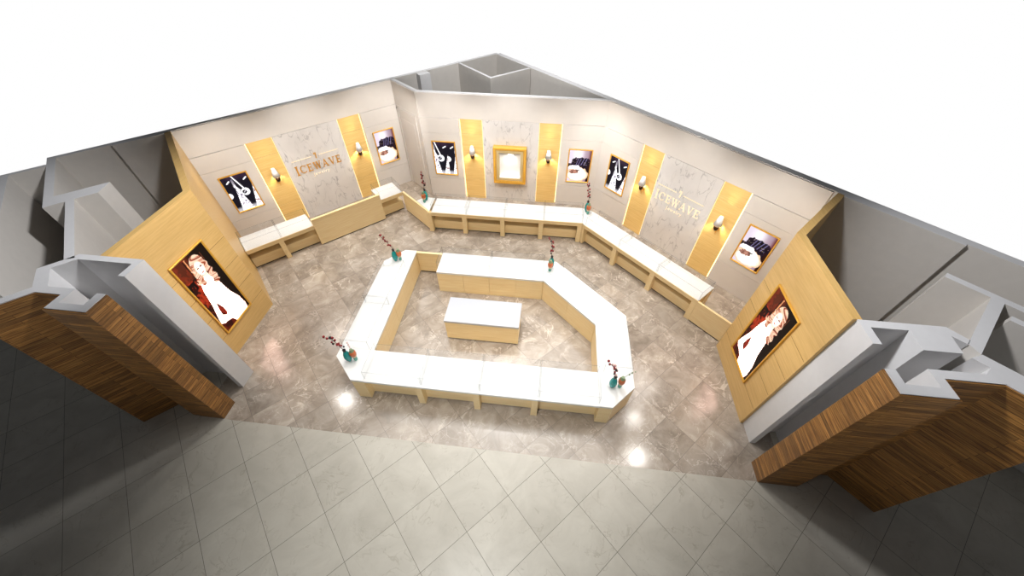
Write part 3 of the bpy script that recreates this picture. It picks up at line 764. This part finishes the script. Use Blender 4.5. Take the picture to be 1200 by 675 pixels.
# wall counters
GL, GB, GR = 'glass counters along the left wall', 'glass counters along the back wall', 'glass counters along the right wall'
def lp(s, v=9.31): return ((s-v)*S2, (s+v)*S2)
bay(lp(-.795), 45, .845, .65, 'glass counter on the left wall, next to the oak portrait wall', GL, 'rail', 'R')
bay(lp(.051), 45, .78, .65, 'glass counter on the left wall, between another counter and the tall fronted desk', GL, 'rail', '')
bay(lp(2.721), 45, .66, .65, 'short glass counter on the left wall, between the desk and the canted flap', GL, 'rail', '')
o = empty('cashier_desk', lp(.835, 9.29), 45, 'maple cashier desk with a tall plain front under the left sign', 'desk')
MB().box(0, 1.88, 0, .04, .03, .80, M['maple'], .003).build('front_panel', o)
MB().box(0, 1.88, -.006, .06, .801, .83, M['maple'], .004).build('ledge', o)
MB().box(.03, 1.85, .02, .05, 0, .029, M['toe']).build('toe_kick', o)
for x in (0, 1.84): MB().box(x, x+.04, .041, .36, 0, .58, M['maple'], .003).build('side_panel', o)
MB().box(.041, 1.839, .041, .36, .54, .58, M['maple'], .003).build('desktop', o)
MB().box(.09, 1.79, .041, .06, .581, .80, M['maple'], .002).build('riser', o)
# flap from the left counters to the back counters
ga = math.degrees(math.atan2(8.10-8.985, -3.165+4.19)); gl = math.hypot(8.10-8.985, -3.165+4.19)
o = empty('counter_flap', (-4.19, 8.985, 0), ga, 'wooden flap door joining the left wall counters to the back counters', 'gate')
MB().box(.0, gl, .0, .036, .03, .62, M['maple'], .003).build('door', o); MB().box(.0, gl, -.006, .05, .621, .65, M['maple'], .004).build('top_rail', o)
MB().box(.02, gl-.02, .008, .028, 0, .029, M['toe']).build('plinth', o)
corner([(-3.17, 8.16), (-3.17, 8.78), (-3.46, 8.80), (-3.64, 8.60)], 'white topped corner counter with two vases at the left end of the back counters', GC, 'rail')
o2 = [c for c in col.objects if c.name.startswith('corner_counter')][-1]
mbp = MB().box(-.06, .0599, -.0, .12, 0, .619, M['maple'], .003); pp = mbp.build('post', o2)
pp.location = (-3.165-o2.location.x+.0, 8.10-o2.location.y, 0)
xb = [-3.105, -2.14, -1.09, -.04, .995]
nb = ['leftmost glass counter of the back row, beside the vase corner', 'second glass counter from the left of the back row', 'third glass counter from the left of the back row', 'rightmost glass counter of the back row']
for k in range(4): bay((xb[k], 8.10), 0, xb[k+1]-xb[k]-.002, .68, nb[k], GB, 'rail', 'R')
def rp(v, u=6.41): return ((u+v)*S2, (u-v)*S2)
vb = [-4.94, -3.82, -2.69, -1.58]
nr = ['glass counter on the right wall, next to the back row', 'middle glass counter of the three on the right wall', 'glass counter on the right wall, next to the wooden flap']
for k in range(3): bay(rp(vb[k]), -45, vb[k+1]-vb[k]-.002, .62, nr[k], GR, 'rail', 'R')
corner([(.997, 8.10), (.997, 8.78), (1.25, 8.67), rp(-4.942, 7.03), rp(-4.942, 6.41)], 'white topped wedge counter with two vases where the back and right rows meet', GC, 'rail')
o = empty('counter_flap', rp(-1.578, 6.40), -45, 'wooden flap door between the right wall counters and the right portrait wall', 'gate')
gl = .765
MB().box(.0, gl, .0, .036, .03, .60, M['maple'], .003).build('door', o); MB().box(.0, gl, -.006, .045, .601, .63, M['maple'], .004).build('top_rail', o)
MB().box(.02, gl-.02, .008, .028, 0, .029, M['toe']).build('plinth', o)

# ------------------------------------------------------------------ vases, bottles, branches
def teal_vase():
    o = empty('teal_vase', (0, 0, 0))
    MB().lathe([(.030, 0), (.040, .012), (.062, .08), (.068, .14), (.058, .21), (.034, .275), (.026, .295)], M['teal'], 22).build('body', o)
    mb = MB().lathe([(.026, .295), (.027, .31), (.030, .34), (.031, .345), (.023, .345), (.020, .30)], M['lip'], 22); mb.build('neck', o)
    return o
def clay_bottle():
    o = empty('banded_bottle', (0, 0, 0))
    MB().lathe([(.026, 0), (.032, .008), (.036, .045), (.032, .085), (.034, .10)], M['aqua'], 20).build('foot', o)
    MB().lathe([(.034, .10), (.046, .13), (.052, .15)], M['sand'], 20).build('collar', o)
    MB().lathe([(.052, .15), (.060, .19), (.058, .24), (.046, .275)], M['terra'], 20).build('body', o)
    MB().lathe([(.046, .275), (.036, .30), (.022, .315), (.022, .33), (.027, .335)], M['leaf'], 20).build('neck', o)
    return o
def branch(lean, seed):
    rnd = random.Random(seed)
    o = empty('berry_branch', (0, 0, 0))
    L_ = .43; pts = []
    for k in range(7):
        t = k/6; pts.append((lean[0]*t*t+.012*math.sin(t*7+seed), lean[1]*t*t+.012*math.cos(t*6+seed), t*L_))
    MB().tube([(0, 0, -.12)]+pts, [.006]*2+[.005]*5+[.003], M['twig'], 6).build('stem', o)
    for k in range(13):
        t = .22+.78*k/12; i = min(5, int(t*6)); f = t*6-i
        p = Vector(pts[i]).lerp(Vector(pts[i+1]), f)
        off = Vector((rnd.uniform(-.035, .035), rnd.uniform(-.035, .035), rnd.uniform(-.01, .03)))
        m = M['berry'] if k % 5 else M['lip']
        if seed == 3 and k % 3 == 1: m = M['petal']
        mb = MB().ball(p+off, .017+.007*rnd.random(), m, 1.25)
        mb.tube([p, p+off*.5, p+off], .0025, M['twig'], 5)
        mb.build('berry', o)
    return o
spots = [  # teal (x, y), bottle (x, y), lean of the branch, where
    ((-3.43, 6.14), (-3.33, 6.17), (-.22, -.05), 'far left corner of the island'),
    ((-3.41, 3.39), (-3.30, 3.42), (-.20, -.04), 'near left corner of the island'),
    ((1.426, 3.40), (1.56, 3.41), (-.20, .0), 'near right corner of the island'),
    ((.225, 6.33), (.205, 6.20), (-.06, .12), 'far right corner of the island'),
    ((-3.385, 8.66), (-3.40, 8.545), (-.02, .15), 'left end of the back counters'),
    ((1.10, 8.62), (1.13, 8.53), (-.05, .15), 'corner where the back and right counters meet'),
]
tv, cb = teal_vase(), clay_bottle()
for k, (a, b, lean, where) in enumerate(spots):
    t = tv if k == 0 else copy_tree(tv); t.location = (*a, ZD+.0005)
    tag(t, 'teal vase with a black neck on the '+where, 'vase', 'teal vases on the counters')
    c = cb if k == 0 else copy_tree(cb); c.location = (*b, ZD+.0005)
    tag(c, 'terracotta banded bottle on the '+where, 'bottle', 'banded bottles on the counters')
    br = branch(lean, k+1); br.location = (a[0], a[1], ZD+.335)
    tag(br, 'red berry branch on the '+where, 'branch', 'berry branches in the teal vases')
def sprig(loc, tip, label, m):
    o = empty('sprig', loc, 0, label, 'twig')
    MB().tube([(0, 0, -.04), (tip[0]*.4, tip[1]*.4, tip[2]*.5), tip], [.004, .004, .002], m, 6).build('stem', o)
    mb = MB()
    for k in range(5):
        f = .45+.55*k/4; mb.ball((tip[0]*f+.012*(-1)**k, tip[1]*f, tip[2]*f), .010, m, 1.5)
    mb.build('buds', o)
sprig((1.56, 3.41, ZD+.33), (.17, .06, .12), 'thin green sprig in the bottle on the near right corner of the island', M['leaf'])
sprig((-3.30, 3.42, ZD+.33), (-.05, .06, .14), 'thin pink budded sprig in the bottle on the near left corner of the island', M['petal'])

# ------------------------------------------------------------------ light
def spot(name, loc, target, e, size, blend=.6, rad=.12, c=(1, .96, .91)):
    l = bpy.data.lights.new(name, 'SPOT'); l.energy = e; l.spot_size = R(size); l.spot_blend = blend; l.shadow_soft_size = rad; l.color = c
    o = bpy.data.objects.new(name, l); col.objects.link(o); o.location = loc
    d = Vector(target)-Vector(loc); o.rotation_euler = d.to_track_quat('-Z', 'Y').to_euler(); return o
ZL = 3.05
def fill_light(loc, sx_, sy_, e, c=(1, .965, .92), rot=(0, 0, 0), spread=112):
    l = bpy.data.lights.new('ceiling_fill', 'AREA'); l.shape = 'RECTANGLE'; l.size = sx_; l.size_y = sy_; l.energy = e; l.color = c; l.spread = R(spread)
    o = bpy.data.objects.new('ceiling_fill', l); col.objects.link(o); o.location = loc; o.rotation_euler = rot; return o
# unseen area lights added to light the shop evenly from above
LC = 1.7
for loc, w_, h_, rz_, k_ in (((-1.0, 5.3, 3.3), 6.0, 3.2, 0, 1), ((*lp(1.4, 8.95), 3.3), 3.5, 1.1, 45, 2.1), ((*rp(-3.3, 6.2), 3.3), 3.8, 1.1, -45, 1.7),
                         ((-.9, 3.1, 3.3), 7.2, .9, 0, 1), ((-1.1, 8.3, 3.3), 4.2, .9, 0, 1.7)):
    fill_light(loc, w_, h_, k_*LC*math.pi*w_*h_, rot=(0, 0, R(rz_)))
for x, y, e_ in ((-5.08, 4.22, 50), (2.79, 3.58, 50), (2.82, 4.58, 26)): spot('downlight', (x, y, ZL), (x, y, 0), e_, 140, .9, .07)
for side, us in (('left', (-4.5, -2.55, -.6)), ('back', (-3.0, -1.13, .8)), ('right', (.65, 2.5, 4.4))):
    for u in us:
        a = at(side, u, 2.0, 3.2); b = at(side, u, 0, 1.8); spot('wall_fill', a, b, 155, 88, .9, .15)  # unseen spots added to lift the shop walls
# unseen spots added to brighten the wall tops and store rooms
spot('service_fill', (-2.4, 5.4, 7.5), (-7.2, 4.0, 3), 1900, 50, .9, .3, (.98, .98, 1))
spot('service_fill', (.5, 5.0, 7.5), (5.4, 3.6, 3), 1900, 50, .9, .3, (.98, .98, 1))
spot('service_fill', (-1.4, 8.2, 8.0), (-1.6, 11.6, 2.8), 1300, 70, .9, .3, (.98, .98, 1))
spot('rim_fill', (-1.5, 10.2, 14), (-1.3, 8.0, 0), 2600, 62, .5, .3, (1, .99, .97))  # added high spot, unseen, brightens the rims of the shop walls
spot('mall_fill', (-.9, .1, 5.0), (-.9, .2, 0), 800, 112, 1, .4, (1, .99, .96))  # unseen spot added to brighten the middle of the mall floor

wd = bpy.data.worlds.new('world'); sc.world = wd; wd.use_nodes = True
nt = wd.node_tree; nt.nodes.clear()
tc = nt.nodes.new('ShaderNodeTexCoord'); sx = nt.nodes.new('ShaderNodeSeparateXYZ'); rp_ = nt.nodes.new('ShaderNodeValToRGB')
mr = nt.nodes.new('ShaderNodeMapRange'); mr.inputs[1].default_value = -1; mr.inputs[2].default_value = 1
bg = nt.nodes.new('ShaderNodeBackground'); ow = nt.nodes.new('ShaderNodeOutputWorld')
L = nt.links.new
L(tc.outputs['Generated'], sx.inputs[0]); L(sx.outputs[2], mr.inputs[0]); L(mr.outputs[0], rp_.inputs[0]); L(rp_.outputs[0], bg.inputs[0]); L(bg.outputs[0], ow.inputs[0])
e = rp_.color_ramp.elements
e[0].position = .47; e[0].color = (1, 1, 1, 1); e[1].position = .56; e[1].color = (.05, .052, .056, 1)
bg.inputs[1].default_value = 1.0
sc.view_settings.view_transform = 'Standard'; sc.view_settings.look = 'None'; sc.view_settings.gamma = 1; sc.view_settings.use_curve_mapping = False
sc.view_settings.exposure = 0
sc.cycles.transparent_max_bounces = 32
